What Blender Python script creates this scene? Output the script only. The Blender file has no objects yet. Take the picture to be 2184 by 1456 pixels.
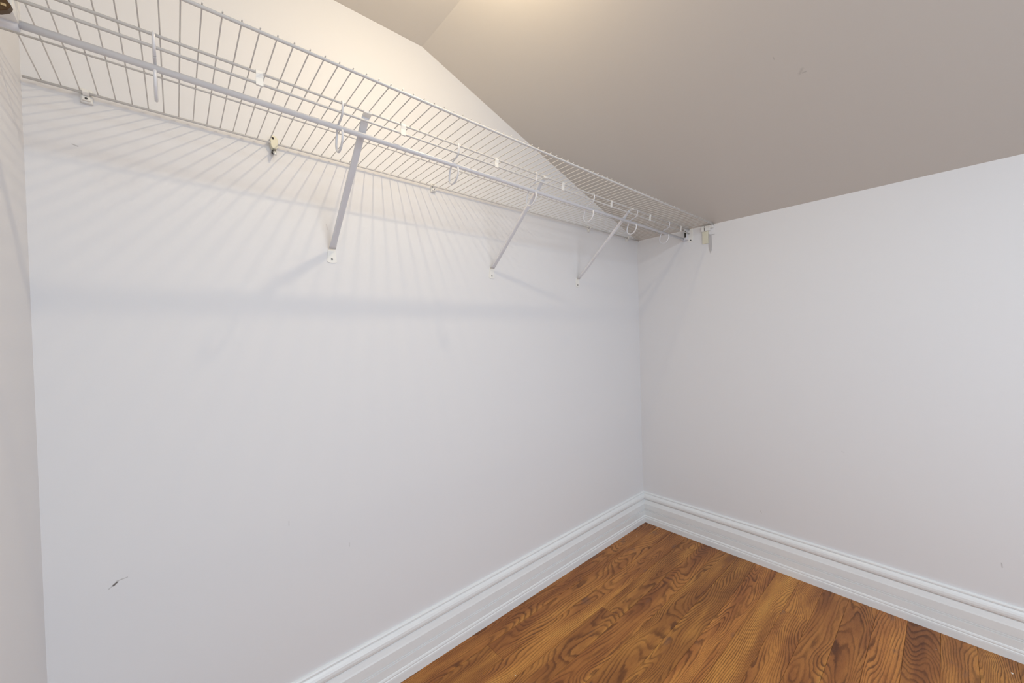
import bpy, bmesh, math, random
from mathutils import Vector, Matrix
random.seed(7)
S = bpy.context.scene
COL = S.collection

# ------------------------------------------------------------------ camera
cd = bpy.data.cameras.new('camera')
cam = bpy.data.objects.new('camera', cd); COL.objects.link(cam)
cam.location = (-2.1496, -1.2531, 1.1589)
cam.rotation_euler = (1.5583, 0.0284, -0.7200)
cd.sensor_width = 36.0
cd.lens = 816.555 / 2184 * 36.0
cd.shift_x = 0.00075; cd.shift_y = -0.0004
cd.clip_start = 0.02; cd.clip_end = 50
S.camera = cam

# ------------------------------------------------------------------ world, lights, exposure
S.view_settings.view_transform = 'Standard'
S.view_settings.look = 'None'
S.view_settings.gamma = 1.0
S.view_settings.use_curve_mapping = False
S.view_settings.exposure = 0.07
w = bpy.data.worlds.new('world'); S.world = w; w.use_nodes = True
w.node_tree.nodes['Background'].inputs[0].default_value = (0.80, 0.88, 1.0, 1)
w.node_tree.nodes['Background'].inputs[1].default_value = 0.65
BULB_POWER = 6.8           # watts of light from the clear bulb's filament
DAY_POWER = 12.0           # watts of daylight through the doorway
dl = bpy.data.lights.new('doorway_daylight', 'AREA')
dl.shape = 'RECTANGLE'; dl.size = 1.30; dl.size_y = 1.95; dl.energy = DAY_POWER
dl.color = (0.80, 0.90, 1.0)
dlo = bpy.data.objects.new('doorway_daylight', dl); COL.objects.link(dlo)
dlo.location = (-1.35, -2.66, 1.03); dlo.rotation_euler = (math.radians(90), 0, math.radians(10))

# added fill light behind the camera, in a made-up ceiling fixture built further down
ql = bpy.data.lights.new('panel_fill', 'AREA')
ql.shape = 'SQUARE'; ql.size = 0.46; ql.energy = 19.5; ql.color = (0.79, 0.91, 1.0)
qlo = bpy.data.objects.new('panel_fill', ql); COL.objects.link(qlo)
qlo.location = (-1.72, -2.02, 2.165)
# ------------------------------------------------------------------ room numbers
L = 2.373        # left wall at x = -L, right wall at x = 0, back wall at y = 0
H = 1.72         # top of the low right wall
HC = 2.222       # flat ceiling
FX = -1.443      # where the slope meets the flat ceiling
YF = -2.60       # front wall, behind the camera
T = 0.10

# ------------------------------------------------------------------ material helpers
def mat(name, base, rough=0.5, metal=0.0, coat=0.0, spec=None, emit=None, strength=0):
    m = bpy.data.materials.new(name); m.use_nodes = True
    b = m.node_tree.nodes['Principled BSDF']
    b.inputs['Base Color'].default_value = (*base, 1)
    b.inputs['Roughness'].default_value = rough
    b.inputs['Metallic'].default_value = metal
    b.inputs['Coat Weight'].default_value = coat
    if spec is not None: b.inputs['Specular IOR Level'].default_value = spec
    if emit:
        b.inputs['Emission Color'].default_value = (*emit, 1)
        b.inputs['Emission Strength'].default_value = strength
    return m

class NT:
    def __init__(s, m): s.t = m.node_tree; s.n = s.t.nodes; s.l = s.t.links
    def node(s, kind, **kw):
        n = s.n.new(kind)
        for k, v in kw.items(): setattr(n, k, v)
        return n
    def put(s, sock, v):
        if isinstance(v, bpy.types.NodeSocket): s.l.new(v, sock)
        elif v is not None: sock.default_value = v
    def math(s, op, a, b=None, c=None, clamp=False):
        n = s.node('ShaderNodeMath', operation=op); n.use_clamp = clamp
        for i, v in enumerate((a, b, c)): s.put(n.inputs[i], v)
        return n.outputs[0]
    def vmath(s, op, a, b=None):
        n = s.node('ShaderNodeVectorMath', operation=op)
        s.put(n.inputs[0], a)
        if b is not None: s.put(n.inputs[1], b)
        return n.outputs[1] if op in ('LENGTH', 'DOT_PRODUCT', 'DISTANCE') else n.outputs[0]
    def noise(s, vec, scale, detail=2, rough=0.5, dist=0.0):
        n = s.node('ShaderNodeTexNoise')
        s.put(n.inputs['Vector'], vec); n.inputs['Scale'].default_value = scale
        n.inputs['Detail'].default_value = detail; n.inputs['Roughness'].default_value = rough
        n.inputs['Distortion'].default_value = dist
        return n.outputs['Fac']
    def mix(s, f, a, b):
        n = s.node('ShaderNodeMix', data_type='RGBA'); s.put(n.inputs[0], f)
        s.put(n.inputs[6], a); s.put(n.inputs[7], b); return n.outputs[2]
    def ramp(s, f, stops):
        n = s.node('ShaderNodeValToRGB'); s.put(n.inputs[0], f)
        e = n.color_ramp.elements
        while len(e) < len(stops): e.new(0.5)
        for x, (p, c) in zip(e, stops): x.position = p; x.color = (*c, 1)
        return n.outputs[0]
    def bump(s, h, strength, dist):
        n = s.node('ShaderNodeBump'); n.inputs['Strength'].default_value = strength
        n.inputs['Distance'].default_value = dist; s.put(n.inputs['Height'], h); return n.outputs[0]

def paint(name, base, marks=(), rough=0.55):
    """Rolled wall paint with faint unevenness; marks = scuffs (centre, direction, half length, half width, strength)."""
    m = mat(name, base, rough, spec=0.35); g = NT(m); b = g.n['Principled BSDF']
    geo = g.node('ShaderNodeNewGeometry').outputs['Position']
    big = g.noise(geo, 1.7, 2)
    col = g.mix(g.math('MULTIPLY', big, 0.5), (*base, 1), tuple(c * k for c, k in zip(base, (0.955, 0.965, 0.99))) + (1,))
    for c, d, hl, hw, st in marks:
        d = Vector(d).normalized()
        v = g.vmath('SUBTRACT', geo, tuple(c))
        al = g.vmath('DOT_PRODUCT', v, tuple(d))
        alc = g.math('MAXIMUM', g.math('MINIMUM', al, hl), -hl)
        sc = g.node('ShaderNodeVectorMath', operation='SCALE'); sc.inputs[0].default_value = tuple(d)
        g.put(sc.inputs['Scale'], alc)
        dist = g.vmath('DISTANCE', v, sc.outputs[0])
        jit = g.math('MULTIPLY_ADD', g.noise(geo, 260, 2), 1.6, 0.3)
        f = g.math('SUBTRACT', 1.0, g.math('DIVIDE', dist, g.math('MULTIPLY', jit, hw)), clamp=True)
        f = g.math('MULTIPLY', f, st, clamp=True)
        col = g.mix(f, col, (0.16, 0.14, 0.13, 1))
    g.put(b.inputs['Base Color'], col)
    g.put(b.inputs['Normal'], g.bump(g.noise(geo, 420, 3, 0.6), 0.05, 0.001))
    return m

WALL = (0.795, 0.79, 0.80)
M_back = paint('paint_back_wall', WALL, marks=[
    ((-2.269, 0, 0.622), (1, 0, 0.9), 0.0035, 0.0026, 1.6), ((-2.258, 0, 0.628), (1, 0, 0.1), 0.009, 0.0014, 0.5),
    ((-2.276, 0, 0.617), (1, 0, 0.7), 0.004, 0.0016, 0.4), ((-2.302, 0, 1.603), (1, 0, -0.3), 0.004, 0.0016, 0.5),
    ((-1.755, 0, 0.515), (0, 0, 1), 0.005, 0.002, 0.22), ((-1.79, 0, 1.51), (0.2, 0, -1), 0.008, 0.002, 0.2),
    ((-1.92, 0, 0.64), (0, 0, 1), 0.006, 0.0018, 0.25)])
M_right = paint('paint_right_wall', WALL, marks=[
    ((0, -1.37, 0.31), (0, 0.1, 1), 0.007, 0.0022, 0.45), ((0, -0.636, 0.256), (0, 0.4, 1), 0.005, 0.002, 0.35),
    ((0, -0.95, 0.62), (0, 1, 0.3), 0.004, 0.002, 0.2)])
M_left = paint('paint_left_wall', WALL)
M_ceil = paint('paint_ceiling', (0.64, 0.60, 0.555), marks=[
    ((-0.670, -0.9605, 1.953), (1, 0.6, -0.35), 0.008, 0.006, 0.22), ((-0.662, -0.968, 1.950), (0, 1, 0), 0.004, 0.003, 0.35),
    ((-0.754, -0.911, 1.982), (1, 0, -0.35), 0.005, 0.0018, 0.3)])
M_trim = mat('gloss_white_trim_paint', (0.86, 0.88, 0.89), 0.28, coat=0.2)
M_wire = mat('white_vinyl_coated_wire', (0.68, 0.665, 0.65), 0.38, coat=0.08)
M_rod = mat('white_enamelled_steel', (0.74, 0.74, 0.77), 0.28, coat=0.25)
M_plas = mat('white_plastic', (0.86, 0.85, 0.82), 0.35)
M_yel = mat('yellowed_plastic', (0.74, 0.71, 0.57), 0.45)
M_grey = mat('shadow_grey', (0.52, 0.51, 0.52), 0.5)  # shade colour of the wall shadow beside the yellowed tab
M_dark = mat('dark_hole', (0.03, 0.025, 0.02), 0.6)
M_screw = mat('zinc_screw_steel', (0.42, 0.40, 0.38), 0.35, metal=0.9)
M_bronze = mat('dark_bronze_metal', (0.10, 0.06, 0.03), 0.4, metal=0.8)
M_brass = mat('dull_brass', (0.55, 0.42, 0.24), 0.35, metal=0.8)
M_crumb = mat('plaster_crumb', (0.85, 0.80, 0.70), 0.8)
M_bulb = mat('clear_bulb_glass', (1, 1, 1), 0.1)
_g = M_bulb.node_tree; _t = _g.nodes.new('ShaderNodeBsdfTransparent'); _m = _g.nodes.new('ShaderNodeMixShader')
_m.inputs[0].default_value = 0.04
_g.links.new(_t.outputs[0], _m.inputs[1]); _g.links.new(_g.nodes['Principled BSDF'].outputs[0], _m.inputs[2])
_g.links.new(_m.outputs[0], _g.nodes['Material Output'].inputs[0])

# vinyl wires: a faint mottling so the coating is not perfectly even
for m in (M_wire, M_rod, M_plas, M_trim):
    g = NT(m); geo = g.node('ShaderNodeNewGeometry').outputs['Position']
    bc = tuple(g.n['Principled BSDF'].inputs['Base Color'].default_value)
    g.put(g.n['Principled BSDF'].inputs['Base Color'],
          g.mix(g.noise(geo, 35, 2), bc, (bc[0] * 0.95, bc[1] * 0.95, bc[2] * 0.95, 1)))

def oak():
    m = mat('stained_oak', (0.3, 0.14, 0.05), 0.34, coat=0.08, spec=0.22); g = NT(m); b = g.n['Principled BSDF']
    b.inputs['Coat Roughness'].default_value = 0.22
    tc = g.node('ShaderNodeTexCoord').outputs['Object']
    oi = g.node('ShaderNodeObjectInfo')
    rnd = oi.outputs['Random']
    comb = g.node('ShaderNodeCombineXYZ')
    g.put(comb.inputs[0], g.math('MULTIPLY', rnd, 91.0)); g.put(comb.inputs[1], g.math('MULTIPLY', rnd, 37.0))
    g.put(comb.inputs[2], g.math('MULTIPLY', rnd, 53.0))
    def st(sx, sy, off=True):
        v = g.vmath('MULTIPLY', tc, (sx, sy, 1.0))
        return g.vmath('ADD', v, comb.outputs[0]) if off else v
    # growth rings: contour lines of a stretched height field -> cathedral figure
    field = g.noise(st(1.9, 8.5), 1.0, 1.5, 0.45, 0.35)
    wob = g.noise(st(30.0, 110.0), 1.0, 2.0, 0.55)
    sep = g.node('ShaderNodeSeparateXYZ'); g.put(sep.inputs[0], tc)
    y = sep.outputs[1]
    ph = g.math('ADD', g.math('MULTIPLY', field, 26.0), g.math('MULTIPLY', y, g.math('MULTIPLY_ADD', rnd, 110.0, 50.0)))
    ph = g.math('ADD', ph, g.math('MULTIPLY', wob, 0.55))
    saw = g.math('FRACT', ph)
    ring = g.ramp(saw, [(0.0, (1, 1, 1)), (0.16, (0.80, 0.80, 0.80)), (0.36, (0.15, 0.15, 0.15)), (0.82, (0.0, 0.0, 0.0)), (1.0, (1, 1, 1))])
    pore = g.noise(st(55.0, 900.0), 1.0, 2.0, 0.6)
    pore = g.ramp(pore, [(0.50, (0, 0, 0)), (0.66, (1, 1, 1))])
    broad = g.noise(st(2.2, 16.0), 1.0, 3.0, 0.6)
    base = g.ramp(broad, [(0.25, (0.26, 0.084, 0.016)), (0.45, (0.42, 0.150, 0.022)), (0.60, (0.60, 0.240, 0.032)), (0.80, (0.76, 0.36, 0.052))])
    hue = g.node('ShaderNodeHueSaturation')
    g.put(hue.inputs['Value'], g.math('MULTIPLY_ADD', rnd, 0.26, 0.84)); hue.inputs['Saturation'].default_value = 0.95
    g.put(hue.inputs['Hue'], g.math('MULTIPLY_ADD', g.math('FRACT', g.math('MULTIPLY', rnd, 7.3)), 0.008, 0.496))
    g.put(hue.inputs['Color'], base)
    dark = (0.070, 0.022, 0.010, 1)
    patch = g.math('MULTIPLY_ADD', g.noise(st(5, 22), 1.0, 2.0), 1.5, -0.05, clamp=True)
    c = g.mix(g.math('MULTIPLY', g.math('MULTIPLY', ring, 0.85), patch), hue.outputs[0], dark)
    c = g.mix(g.math('MULTIPLY', pore, 0.30), c, dark)
    blot = g.ramp(g.noise(st(9, 20), 1.0, 2.0), [(0.66, (0, 0, 0)), (0.76, (1, 1, 1))])
    c = g.mix(g.math('MULTIPLY', blot, 0.45), c, (0.13, 0.075, 0.06, 1))
    g.put(b.inputs['Base Color'], c)
    g.put(b.inputs['Roughness'], g.math('MULTIPLY_ADD', ring, 0.12, 0.30))
    g.put(b.inputs['Normal'], g.bump(g.math('ADD', g.math('MULTIPLY', ring, -0.6), g.math('MULTIPLY', pore, -0.4)), 0.18, 0.0006))
    return m
M_oak = oak()
M_sub = mat('dark_subfloor', (0.035, 0.018, 0.010), 0.8)

# ------------------------------------------------------------------ mesh helpers
def link(name, bm, m, parent=None, smooth=False, **props):
    me = bpy.data.meshes.new(name)
    bmesh.ops.recalc_face_normals(bm, faces=bm.faces)
    bm.to_mesh(me); bm.free()
    ms = m if isinstance(m, (list, tuple)) else [m]
    for x in ms: me.materials.append(x)
    if smooth:
        for p in me.polygons: p.use_smooth = True
    o = bpy.data.objects.new(name, me); COL.objects.link(o)
    if parent: o.parent = parent
    for k, v in props.items(): o[k] = v
    return o

def empty(name, loc, label, category, group=None):
    o = bpy.data.objects.new(name, None); COL.objects.link(o); o.location = loc
    o.empty_display_size = 0.02
    o['label'] = label; o['category'] = category
    if group: o['group'] = group
    return o

def box(bm, x0, x1, y0, y1, z0, z1, bevel=0.0, mi=0):
    r = bmesh.ops.create_cube(bm, size=1.0)
    for v in r['verts']:
        v.co = Vector(((x0 + x1) / 2 + v.co.x * (x1 - x0), (y0 + y1) / 2 + v.co.y * (y1 - y0), (z0 + z1) / 2 + v.co.z * (z1 - z0)))
    fs = set(f for v in r['verts'] for f in v.link_faces)
    for f in fs: f.material_index = mi
    if bevel:
        es = list(set(e for v in r['verts'] for e in v.link_edges))
        bmesh.ops.bevel(bm, geom=es, offset=bevel, segments=2, affect='EDGES', profile=0.6)
    return bm

def prism(bm, pts, axis, a0, a1, mi=0):
    """Extrude a polygon given in the two other axes along `axis` from a0 to a1."""
    def P(p, a):
        if axis == 1: return (p[0], a, p[1])
        if axis == 0: return (a, p[0], p[1])
        return (p[0], p[1], a)
    A = [bm.verts.new(P(p, a0)) for p in pts]; B = [bm.verts.new(P(p, a1)) for p in pts]
    n = len(pts)
    fs = [bm.faces.new(A), bm.faces.new(B[::-1])]
    for i in range(n): fs.append(bm.faces.new((A[i], B[i], B[(i + 1) % n], A[(i + 1) % n])))
    for f in fs: f.material_index = mi
    return bm

def tube(bm, pts, r, seg=8, cap=True, mi=0):
    pts = [Vector(p) for p in pts]
    rs = r if isinstance(r, (list, tuple)) else [r] * len(pts)
    rings = []; up = None
    for i, p in enumerate(pts):
        d = (pts[min(i + 1, len(pts) - 1)] - pts[max(i - 1, 0)]).normalized()
        if up is None:
            up = Vector((0, 0, 1)) if abs(d.z) < 0.9 else Vector((1, 0, 0))
        u = (up - d * up.dot(d)).normalized(); v = d.cross(u); up = u
        rings.append([bm.verts.new(p + (u * math.cos(2 * math.pi * k / seg) + v * math.sin(2 * math.pi * k / seg)) * rs[i]) for k in range(seg)])
    for a, b in zip(rings, rings[1:]):
        for k in range(seg):
            f = bm.faces.new((a[k], a[(k + 1) % seg], b[(k + 1) % seg], b[k])); f.smooth = True; f.material_index = mi
    if cap:
        for ring in (rings[0][::-1], rings[-1]): bm.faces.new(ring).material_index = mi
    return bm

def spline(pts, n=6):
    P = [Vector(p) for p in pts]; out = []
    for i in range(len(P) - 1):
        p0 = P[max(i - 1, 0)]; p1 = P[i]; p2 = P[i + 1]; p3 = P[min(i + 2, len(P) - 1)]
        for k in range(n):
            t = k / n
            out.append(0.5 * ((2 * p1) + (p2 - p0) * t + (2 * p0 - 5 * p1 + 4 * p2 - p3) * t * t + (3 * p1 - p0 - 3 * p2 + p3) * t ** 3))
    out.append(P[-1]); return out

def disc(bm, c, nrm, r, h, seg=14, mi=0, dome=0.0):
    """Short cylinder (screw head) with its base at c, pointing along nrm."""
    c = Vector(c); nrm = Vector(nrm).normalized()
    prof = [(r, 0), (r, h * 0.6), (r * 0.75, h + dome * 0.6), (0.0001, h + dome)]
    u = nrm.orthogonal().normalized(); v = nrm.cross(u)
    rings = [[bm.verts.new(c + nrm * z + (u * math.cos(2 * math.pi * k / seg) + v * math.sin(2 * math.pi * k / seg)) * rr) for k in range(seg)] for rr, z in prof]
    for a, b in zip(rings, rings[1:]):
        for k in range(seg): bm.faces.new((a[k], a[(k + 1) % seg], b[(k + 1) % seg], b[k])).material_index = mi
    bm.faces.new(rings[0][::-1]).material_index = mi
    return bm

def copy_tree(o, parent=None):
    c = o.copy(); COL.objects.link(c)
    if parent:
        c.parent = parent; c.matrix_parent_inverse = o.matrix_parent_inverse.copy()
    for ch in list(o.children): copy_tree(ch, c)
    return c

# ------------------------------------------------------------------ setting: shell
prof = [(-L, 0.0), (0, 0.0), (0, H), (FX, HC), (-L, HC)]
link('wall_back', prism(bmesh.new(), prof, 1, 0.0, T), M_back, kind='structure')
link('wall_right', box(bmesh.new(), 0, T, YF - T, T, 0, H), M_right, kind='structure')
link('wall_left', box(bmesh.new(), -L - T, -L, YF - T, T, 0, HC), M_left, kind='structure')
bm = bmesh.new()
for x0, x1, z0, z1 in ((-2.32, FX, 2.06, HC), (-L, -2.32, 0, HC)):
    box(bm, x0, x1, YF - T, YF, z0, z1)
prism(bm, [(-0.68, 0), (0, 0), (0, H), (FX, HC), (FX, 2.06), (-0.98, 2.04), (-0.68, 1.94)], 1, YF - T, YF)
link('wall_front', bm, M_left, kind='structure')
k = (HC - H) / -FX
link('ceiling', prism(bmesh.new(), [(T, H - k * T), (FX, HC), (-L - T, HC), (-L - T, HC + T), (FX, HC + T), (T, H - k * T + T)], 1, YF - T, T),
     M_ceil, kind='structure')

# floor with its boards
floor = link('floor', box(bmesh.new(), -L, 0, YF, 0, -0.05, -0.012), M_sub, kind='structure')
PW = 0.0865; GAP = 0.0006
def plank_mesh(length, wid):
    bm = box(bmesh.new(), 0, length - GAP, 0, wid - GAP, -0.012, 0.0)
    es = [e for e in bm.edges if all(abs(v.co.z) < 1e-6 for v in e.verts)]
    bmesh.ops.bevel(bm, geom=es, offset=0.0005, segments=1, affect='EDGES')
    me = bpy.data.meshes.new('plank'); bm.to_mesh(me); bm.free(); me.materials.append(M_oak); return me
y1 = -0.014; row = 0
edges = [0.0, y1]
while edges[-1] > YF: edges.append(max(edges[-1] - PW, YF))
fixed = {10: [0.30, 1.45], 9: [1.40], 11: [0.98], 7: [1.62], 6: [1.75], 1: [1.65], 2: [1.30], 3: [1.85], 4: [0.82], 5: [1.50], 8: [1.05], 12: [1.2], 13: [0.8], 14: [1.6], 15: [1.1]}
for r in range(len(edges) - 1):
    ya, yb = edges[r + 1], edges[r]
    cuts = fixed.get(r)
    if cuts is None:
        x = random.uniform(0.25, 0.95); cuts = []
        while x < L - 0.15:
            cuts.append(x); x += random.uniform(0.45, 1.15)
    xs = [0.0] + list(cuts) + [L]
    for a, b in zip(xs, xs[1:]):
        o = bpy.data.objects.new('plank', plank_mesh(b - a, yb - ya)); COL.objects.link(o)
        o.parent = floor; o.location = (-b, ya, 0)

# baseboards: moulded profile (distance from wall, height)
BP = [(0, 0.0), (0.0233, 0.0), (0.0233, 0.024), (0.0226, 0.029), (0.0208, 0.0315), (0.0212, 0.036), (0.0196, 0.0405), (0.0178, 0.0425),
      (0.0178, 0.0700), (0.0150, 0.0712), (0.0150, 0.0722), (0.0178, 0.0736), (0.0178, 0.0768), (0.0150, 0.0780), (0.0150, 0.0790), (0.0178, 0.0804), (0.0178, 0.1115),
      (0.0158, 0.117), (0.0132, 0.126), (0.0110, 0.1335), (0.0092, 0.1345), (0.0092, 0.1375), (0.0135, 0.1385), (0.0158, 0.142),
      (0.0168, 0.149), (0.0158, 0.157), (0.0128, 0.1635), (0.0086, 0.1685), (0.0066, 0.1700), (0.0086, 0.1718), (0.0086, 0.1765), (0.0066, 0.1800), (0.0030, 0.1812), (0, 0.1812)]
def baseboard(name, p0, p1, nrm, m0, m1):
    """p0->p1 along the wall foot; nrm into the room; m0/m1 = 1 where that end is mitred into a corner."""
    bm = bmesh.new(); p0 = Vector(p0); p1 = Vector(p1); nrm = Vector(nrm); d = (p1 - p0).normalized()
    A = [bm.verts.new(p0 + nrm * a + d * a * m0 + Vector((0, 0, z))) for a, z in BP]
    B = [bm.verts.new(p1 + nrm * a - d * a * m1 + Vector((0, 0, z))) for a, z in BP]
    n = len(BP)
    for i in range(n): bm.faces.new((A[i], A[(i + 1) % n], B[(i + 1) % n], B[i]))
    bm.faces.new(A); bm.faces.new(B)
    return link(name, bm, M_trim, kind='structure')
baseboard('baseboard_back', (-L, 0, 0), (0, 0, 0), (0, -1, 0), 1, 1)
baseboard('baseboard_right', (0, 0, 0), (0, YF, 0), (-1, 0, 0), 1, 1)
baseboard('baseboard_left', (-L, YF, 0), (-L, 0, 0), (1, 0, 0), 1, 1)

# ------------------------------------------------------------------ the wire shelf
YS = -0.446
ZC = 1.7212                      # axis of the cross wires
shelf = empty('wire_shelf', (-L / 2, 0, 1.72), 'long white vinyl coated wire closet shelf running high along the back wall', 'shelf')
def child(o, par):
    o.parent = par; o.matrix_parent_inverse = Matrix.Translation(-Vector(par.location)); return o
RC = 0.00125
LONG = {'front': (YS, 1.7170, 0.0031), 'lip_top': (-0.320, 1.7172, 0.0028), 'lip_low': (-0.3185, 1.6960, 0.0028),
        'mid': (-0.176, 1.7182, 0.0019), 'back': (-0.0140, 1.7172, 0.0027)}
for key, (yy, zz, rr) in LONG.items():
    bm = tube(bmesh.new(), [(-L + 0.004, yy, zz), (-L * 0.66, yy, zz - (0.001 if key == 'front' else 0)), (-L * 0.33, yy, zz), (-0.006, yy, zz)], rr, 10)
    child(link('long_wire', bm, M_wire), shelf)
# each cross wire ends in a short tip over the front wire
bm = tube(bmesh.new(), [(0, -0.0085, ZC - 0.0045), (0, -0.0095, ZC - 0.0012), (0, -0.013, ZC), (0, YS + 0.01, ZC), (0, YS - 0.0024, ZC + 0.0002), (0, YS - 0.0042, ZC + 0.0006)], RC, 6)
cw = link('cross_wire', bm, M_wire); child(cw, shelf); cw.location = (-2.344, 0, 0)
for i in range(1, 86):
    o = cw.copy(); COL.objects.link(o); o.location = (-2.344 + 0.0271 * i, 0, 0)
# flat white ties that join the two front lip wires
bm = bmesh.new()
path = [(-0.3212, 1.7215), (-0.3245, 1.7195), (-0.3248, 1.7140), (-0.3225, 1.7060), (-0.3222, 1.6990), (-0.3220, 1.6915), (-0.3185, 1.6908), (-0.3160, 1.6935)]
th = 0.0016
outer = path; inner = [(a + th, b + (0.0 if i < 5 else th * 0.4)) for i, (a, b) in enumerate(path)]
prism(bm, outer + inner[::-1], 0, -0.0065, 0.0065)
tie = link('lip_tie', bm, M_plas); child(tie, shelf); tie.location = (-2.003, 0, 0)
for x in (-1.687, -1.373, -1.058, -0.749, -0.431, -0.112):
    o = tie.copy(); COL.objects.link(o); o.location = (x, 0, 0)

# ------------------------------------------------------------------ closet rod
rod = link('closet_rod', tube(bmesh.new(), [(-L + 0.004, -0.292, 1.6725), (-1.2, -0.292, 1.6705), (-0.012, -0.292, 1.6690)], 0.0062, 16), M_rod,
           label='thin white metal clothes rod hanging just under the front of the wire shelf', category='rod')

# ------------------------------------------------------------------ rod hooks
HP = [(-0.3175, 1.7212), (-0.3225, 1.7195), (-0.3245, 1.7135), (-0.3235, 1.7030), (-0.3190, 1.6925), (-0.3080, 1.6860), (-0.2900, 1.6808), (-0.2800, 1.6700), (-0.2740, 1.6580),
      (-0.2690, 1.6420), (-0.2700, 1.6280), (-0.2780, 1.6195), (-0.2890, 1.6165), (-0.3020, 1.6205), (-0.3120, 1.6310), (-0.3175, 1.6440), (-0.3160, 1.6560)]
def make_hook():
    e = empty('rod_hook', (0, -0.3185, 1.6960), '', 'hook', 'white wire hooks under the front of the wire shelf')
    # bent wire that hangs over the upper lip wire and passes beside the rod
    top = [(0.0, a, b) for a, b in HP[:6]]
    loop = [(0.0, a, b) for a, b in HP[5:]]
    child(link('hanger_wire', tube(bmesh.new(), spline(top, 5), 0.0026, 8), M_rod), e)
    child(link('loop', tube(bmesh.new(), spline(loop, 5), 0.0027, 8), M_rod), e)
    return e
hook_x = [(-2.163, 'white wire hook closest to the left wall, seen edge on as a straight strip'),
          (-1.839, 'white wire hook just left of the biggest diagonal brace'),
          (-1.516, 'white wire hook hanging midway between the biggest and the middle brace'),
          (-1.196, 'white wire hook overlapping the middle diagonal brace'),
          (-0.871, 'white wire hook between the middle brace and the farthest brace'),
          (-0.548, 'white wire hook just right of the farthest diagonal brace'),
          (-0.241, 'small white wire hook closest to the right wall, rightmost of all')]
proto = make_hook()
for i, (x, lab) in enumerate(hook_x):
    o = proto if i == 0 else copy_tree(proto)
    o.location.x = x; o['label'] = lab

# ------------------------------------------------------------------ diagonal braces
def make_brace():
    top = Vector((0, -0.3090, 1.7120)); foot = Vector((0, -0.0085, 1.4430))
    e = empty('shelf_brace', (0, 0, 1.4150), '', 'brace', 'diagonal shelf braces on the back wall')
    # pressed steel strut: oval in section, flattened at both ends
    d = (foot - top).normalized(); n = Vector((0, d.z, -d.y))
    if n.y > 0: n = -n                              # points down and to the room
    bm = bmesh.new()
    def sec(c, wd, dp, seg=20):
        out = []
        for q in range(seg):
            a = 2 * math.pi * q / seg
            ca, sa = math.cos(a), math.sin(a)
            out.append(bm.verts.new(c + Vector((wd / 2 * math.copysign(abs(ca) ** 0.8, ca), 0, 0)) + n * (dp / 2 * math.copysign(abs(sa) ** 0.8, sa))))
        return out
    Ln = (foot - top).length
    ts = [(0.0, 0.0185, 0.0030), (0.04, 0.0190, 0.0034), (0.11, 0.0180, 0.0100), (0.16, 0.0175, 0.0120), (0.84, 0.0170, 0.0120), (0.92, 0.0178, 0.0085), (0.97, 0.0200, 0.0035), (1.0, 0.0205, 0.0024)]
    rings = [sec(top + d * Ln * t, wd, dp) for t, wd, dp in ts]
    for a, b in zip(rings, rings[1:]):
        for k_ in range(20): bm.faces.new((a[k_], a[(k_ + 1) % 20], b[(k_ + 1) % 20], b[k_])).smooth = True
    bm.faces.new(rings[0]); bm.faces.new(rings[-1])
    child(link('strut', bm, M_rod), e)
    # clamp that grips the upper lip wire
    bm = bmesh.new()
    path = [(-0.3070, 1.7105), (-0.3180, 1.7122), (-0.3240, 1.7135), (-0.3250, 1.7185), (-0.3200, 1.7212)]
    inn = [(a + 0.0013, b - 0.0006) for a, b in path]
    prism(bm, path + inn[::-1], 0, -0.0095, 0.0095)
    child(link('clamp', bm, M_plas), e)
    # foot plate flat on the wall, rounded at the bottom
    hw, zt, zb = 0.0118, 1.4500, 1.4005
    pts = [(-hw * 0.75, zt), (-hw, 1.4340), (-hw * 1.22, zb + 0.0045)]
    pts += [(math.sin(a) * hw * 1.25, zb + 0.0050 - math.cos(a) * 0.0045) for a in [-1.1, -0.75, -0.4, 0, 0.4, 0.75, 1.1]]
    pts += [(hw * 1.22, zb + 0.0045), (hw, 1.4340), (hw * 0.75, zt)]
    bm = prism(bmesh.new(), pts, 1, -0.0022, 0.0)
    plate = child(link('foot_plate', bm, M_plas), e)
    bm = disc(bmesh.new(), (0, -0.0022, 1.4125), (0, -1, 0), 0.0030, 0.0012, mi=0)
    s = link('screw', bm, M_screw, label='dark screw head'); child(s, e)
    return e
M_screw.node_tree.nodes['Principled BSDF'].inputs['Base Color'].default_value = (0.10, 0.10, 0.10, 1)
brace_x = [(-1.779, 'largest and nearest white diagonal brace, from the shelf down to the back wall'),
           (-1.150, 'middle one of the three white diagonal braces, crossed by a wire hook'),
           (-0.588, 'smallest white diagonal brace, nearest the room corner')]
proto = make_brace()
for i, (x, lab) in enumerate(brace_x):
    o = proto if i == 0 else copy_tree(proto)
    o.location.x = x; o['label'] = lab

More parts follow.
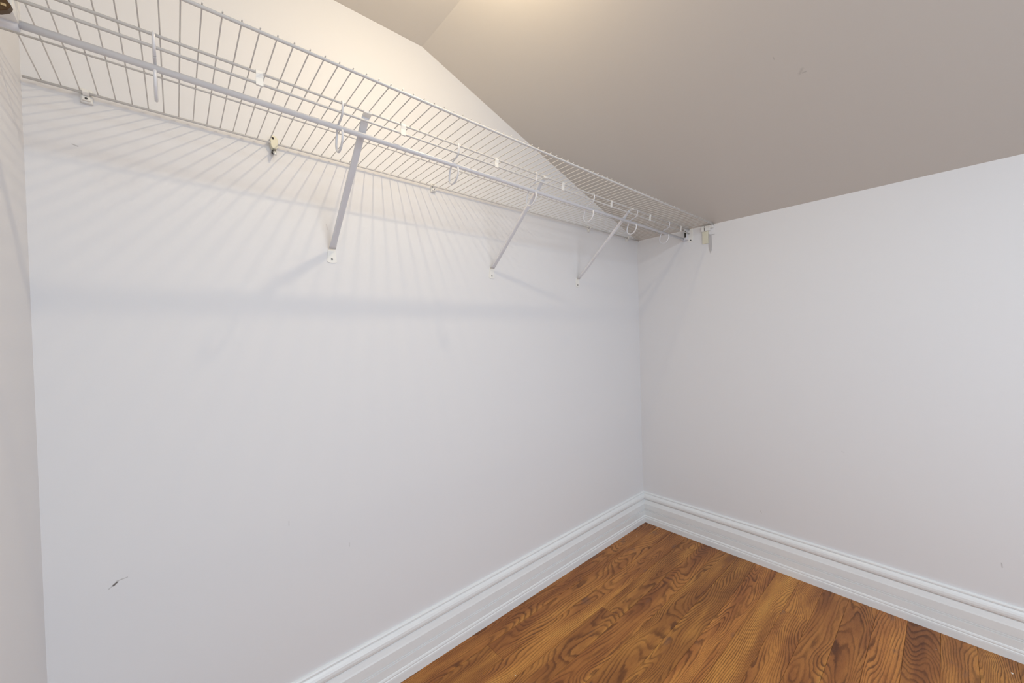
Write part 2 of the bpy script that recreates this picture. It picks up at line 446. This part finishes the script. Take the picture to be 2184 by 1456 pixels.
# ------------------------------------------------------------------ clips that hold the back wire to the wall
def make_clip():
    e = empty('wall_clip', (0, 0, 1.7190), '', 'clip', 'plastic clips holding the shelf to the back wall')
    bm = bmesh.new()
    box(bm, -0.0090, 0.0090, -0.0080, 0.0, 1.6990, 1.7290, 0.0012)
    box(bm, -0.0065, 0.0065, -0.0130, 0.0, 1.7020, 1.7110, 0.0012)
    child(link('base', bm, M_plas), e)
    bm = bmesh.new()                                 # hooked jaw around the wire
    jaw = [(-0.0060, 1.7262), (-0.0130, 1.7255), (-0.0184, 1.7225), (-0.0192, 1.7170), (-0.0150, 1.7130), (-0.0100, 1.7112), (-0.0060, 1.7112),
           (-0.0060, 1.7134), (-0.0098, 1.7134), (-0.0155, 1.7144), (-0.0172, 1.7175), (-0.0165, 1.7205), (-0.0135, 1.7225), (-0.0060, 1.7235)]
    prism(bm, jaw, 0, -0.0050, 0.0050)
    child(link('jaw', bm, M_plas), e)
    child(link('screw', disc(bmesh.new(), (0.0, -0.0128, 1.7062), (0, -1, 0), 0.0024, 0.0008), M_screw), e)
    return e
clip_x = [(-2.281, 'white plastic wall clip nearest the left wall, on the shelf back wire'),
          (-1.418, 'white plastic wall clip between the biggest and middle braces'),
          (-0.489, 'small white plastic wall clip right of the smallest brace'),
          (-0.125, 'small white plastic wall clip closest to the room corner')]
proto = make_clip()
for i, (x, lab) in enumerate(clip_x):
    o = proto if i == 0 else copy_tree(proto)
    o.location.x = x; o['label'] = lab

# the loose, yellowed clip with its screw hanging out
e = empty('wall_clip', (-1.927, 0, 1.715), 'yellowed wall clip with a dark hole and a loose screw below it', 'clip')
bm = prism(bmesh.new(), [(-1.9335, 1.7270), (-1.9290, 1.7330), (-1.9230, 1.7325), (-1.9195, 1.7270), (-1.9190, 1.7120), (-1.9215, 1.7050), (-1.9290, 1.7050), (-1.9325, 1.7110)], 1, -0.0130, 0.0)
bmesh.ops.bevel(bm, geom=list(bm.edges), offset=0.0009, segments=1, affect='EDGES')
child(link('base', bm, M_yel), e)
child(link('hole', disc(bmesh.new(), (-1.9290, -0.0125, 1.7262), (-0.25, -1, -0.1), 0.0030, 0.0009), M_dark, label='dark screw hole'), e)
bm = tube(bmesh.new(), [(-1.9265, 0.0, 1.7010), (-1.9268, -0.010, 1.6985), (-1.9268, -0.0125, 1.6980)], [0.0035, 0.0042, 0.0042], 12)
child(link('anchor', bm, M_dark, label='dark rim of the pulled out anchor'), e)
bm = tube(bmesh.new(), [(-1.9262, -0.0120, 1.6978), (-1.9258, -0.0150, 1.6950), (-1.9250, -0.0180, 1.6895)], [0.0034, 0.0032, 0.0016], 12)
child(link('screw', bm, mat('bright_screw', (0.75, 0.75, 0.74), 0.3, metal=0.5), label='loose bright screw tip'), e)
e.scale = (1.3, 1.3, 1.3)

# ------------------------------------------------------------------ end brackets
# right wall, holding rod and lip wires
e = empty('end_bracket', (0, -0.315, 1.70), 'white end bracket with a dark slot and two screws on the right wall', 'bracket')
bm = box(bmesh.new(), -0.0035, 0.0, -0.338, -0.306, 1.650, 1.734, 0.001)
child(link('wall_plate', bm, M_plas), e)
bm = bmesh.new()
box(bm, -0.026, 0.0, -0.3135, -0.2985, 1.662, 1.7335, 0.0012)
box(bm, -0.020, 0.0, -0.2990, -0.2840, 1.659, 1.668, 0.0010)
child(link('socket', bm, M_rod), e)
child(link('slot', box(bmesh.new(), -0.0268, -0.0240, -0.3108, -0.3018, 1.674, 1.7085), M_dark, label='dark open slot'), e)
for zz in (1.7245, 1.6585):
    child(link('screw', disc(bmesh.new(), (-0.0035, -0.3255, zz), (-1, 0, 0), 0.0034, 0.0012), M_screw, label='dark screw head'), e)
# right wall, holding the front wire: yellowed tab below
e = empty('end_bracket', (0, -0.405, 1.70), 'pale end bracket with a yellowed tab under the shelf front corner', 'bracket')
bm = box(bmesh.new(), -0.016, 0.0, -0.4300, -0.3880, 1.6880, 1.7150, 0.0015)
box(bm, -0.020, 0.0, -0.4460, -0.4280, 1.7000, 1.7130, 0.0012)
child(link('body', bm, M_plas), e)
child(link('slit', box(bmesh.new(), -0.0166, -0.0150, -0.4050, -0.4025, 1.6900, 1.7060), M_dark, label='dark slit'), e)
child(link('screw', disc(bmesh.new(), (-0.0160, -0.4040, 1.7105), (-1, 0, 0), 0.0026, 0.0012), M_screw, label='dark screw head'), e)
child(link('tab', box(bmesh.new(), -0.007, 0.0, -0.4180, -0.3880, 1.6240, 1.6880, 0.0015), M_yel, label='yellowed plastic tab'), e)
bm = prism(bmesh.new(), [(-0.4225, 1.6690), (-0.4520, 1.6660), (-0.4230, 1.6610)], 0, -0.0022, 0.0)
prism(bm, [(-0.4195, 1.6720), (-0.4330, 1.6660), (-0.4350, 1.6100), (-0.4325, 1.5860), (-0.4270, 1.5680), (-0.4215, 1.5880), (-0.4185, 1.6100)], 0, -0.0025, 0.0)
child(link('shadow_strip', bm, M_grey, label='shadow shaped as a narrow grey strip ending in a point'), e)  # shadow on the wall, modelled as a flat grey strip
# left wall
e = empty('end_bracket', (-L, -0.315, 1.70), 'white boxy end bracket with dark bronze metal piece at top left', 'bracket')
bm = box(bmesh.new(), -L, -2.3190, -0.3310, -0.2860, 1.6690, 1.7330, 0.0022)
box(bm, -L, -L + 0.004, -0.350, -0.270, 1.650, 1.745, 0.001)
child(link('socket', bm, M_plas), e)
bm = tube(bmesh.new(), [(-L, -0.292, 1.6700), (-2.3200, -0.292, 1.6700)], 0.0092, 16)
child(link('rod_cup', bm, M_rod), e)
bm = prism(bmesh.new(), [(-2.3500, 1.6530), (-2.3298, 1.6579), (-2.3215, 1.6640), (-2.3182, 1.6717), (-2.3225, 1.6760), (-2.3250, 1.6950), (-2.3500, 1.6950)], 1, -0.3400, -0.3290)
bmesh.ops.bevel(bm, geom=list(bm.edges), offset=0.0008, segments=1, affect='EDGES')
bz = child(link('metal_hook', bm, M_bronze, label='dark bronze metal piece'), e)
for px, pz, s in ((-2.3255, 1.6685, 0.0026), (-2.3320, 1.6660, 0.0030), (-2.3330, 1.6760, 0.0036)):
    o = link('rivet', box(bmesh.new(), px - s, px + s, -0.3412, -0.3395, pz - s * 0.7, pz + s * 0.7, 0.0004), M_brass)
    o.parent = bz

# ------------------------------------------------------------------ ceiling bulb that lights the closet (above the frame)
LX, LY, LZ = -1.625, -0.580, 2.068
e = empty('ceiling_light', (LX, LY, HC), 'bare glowing bulb in a white ceramic holder on the flat ceiling', 'lamp')
bm = bmesh.new()
def lathe(bm, prof, c, seg=24):
    rings = [[bm.verts.new((c[0] + r * math.cos(2 * math.pi * k_ / seg), c[1] + r * math.sin(2 * math.pi * k_ / seg), z)) for k_ in range(seg)] for r, z in prof]
    for a, b in zip(rings, rings[1:]):
        for k_ in range(seg): bm.faces.new((a[k_], a[(k_ + 1) % seg], b[(k_ + 1) % seg], b[k_]))
    bm.faces.new(rings[0]); bm.faces.new(rings[-1]); return bm
lathe(bm, [(0.055, HC), (0.055, HC - 0.012), (0.040, HC - 0.025), (0.026, HC - 0.045), (0.022, HC - 0.062)], (LX, LY))
child(link('lamp_holder', bm, M_plas, smooth=False), e)
bm = lathe(bmesh.new(), [(0.010, HC - 0.062), (0.010, LZ + 0.050), (0.0085, LZ + 0.036)], (LX, LY), 16)
child(link('socket', bm, M_screw), e)
bm = lathe(bmesh.new(), [(0.0085, LZ + 0.036), (0.014, LZ + 0.026), (0.022, LZ + 0.012), (0.024, LZ), (0.020, LZ - 0.014), (0.010, LZ - 0.022), (0.0005, LZ - 0.024)], (LX, LY))
child(link('bulb', bm, M_bulb, smooth=True, label='clear glass bulb'), e)
fl = bpy.data.lights.new('filament_light', 'POINT'); fl.energy = BULB_POWER; fl.color = (1.0, 0.82, 0.54); fl.shadow_soft_size = 0.011
flo = bpy.data.objects.new('filament_light', fl); COL.objects.link(flo); flo.location = (LX, LY, LZ)

e = empty('ceiling_light', (-1.72, -2.02, HC), 'added fill light in a square white ceiling frame near the doorway', 'lamp')  # unseen fixture, made up to carry the fill light
bm = bmesh.new()
for sx in (-1, 1):
    box(bm, -1.72 + sx * 0.25 - 0.015, -1.72 + sx * 0.25 + 0.015, -2.285, -1.755, 2.165, HC, 0.002)
    box(bm, -1.955, -1.485, -2.02 + sx * 0.25 - 0.015, -2.02 + sx * 0.25 + 0.015, 2.165, HC, 0.002)
child(link('frame', bm, M_plas), e)
child(link('back_plate', box(bmesh.new(), -1.955, -1.485, -2.255, -1.785, HC - 0.01, HC), M_plas), e)

# ------------------------------------------------------------------ crumbs on the floor
def crumb(x, y, r, lab):
    bm = bmesh.new(); bmesh.ops.create_icosphere(bm, subdivisions=1, radius=r)
    for v in bm.verts: v.co = Vector((v.co.x * random.uniform(0.8, 1.4), v.co.y * random.uniform(0.7, 1.1), max(v.co.z, -r * 0.5) * 0.7))
    zmin = min(v.co.z for v in bm.verts)
    for v in bm.verts: v.co.z -= zmin
    o = link('plaster_crumb', bm, M_crumb, label=lab, category='crumb', group='tiny pale crumbs on the wooden floor'); o.location = (x, y, 0)
CR = [(-0.036, -0.096, 0.0020, 'tiny pale crumb by the right baseboard, the one closest to the corner'),
      (-0.038, -0.110, 0.0022, 'tiny pale crumb by the right baseboard, beside the one closest to the corner'),
      (-0.205, -0.072, 0.0018, 'lone tiny crumb near the left baseboard by the corner'),
      (-0.093, -1.054, 0.0016, 'tiny crumb by the right baseboard, halfway along it'),
      (-0.144, -1.215, 0.0013, 'faint tiny crumb on the dark boards lower right'),
      (-0.107, -1.382, 0.0030, 'largest pale crumb, at the bottom right of the floor'),
      (-1.310, -0.268, 0.0016, 'tiny crumb near the left baseboard at the bottom of the picture')]
for c in CR: crumb(*c)
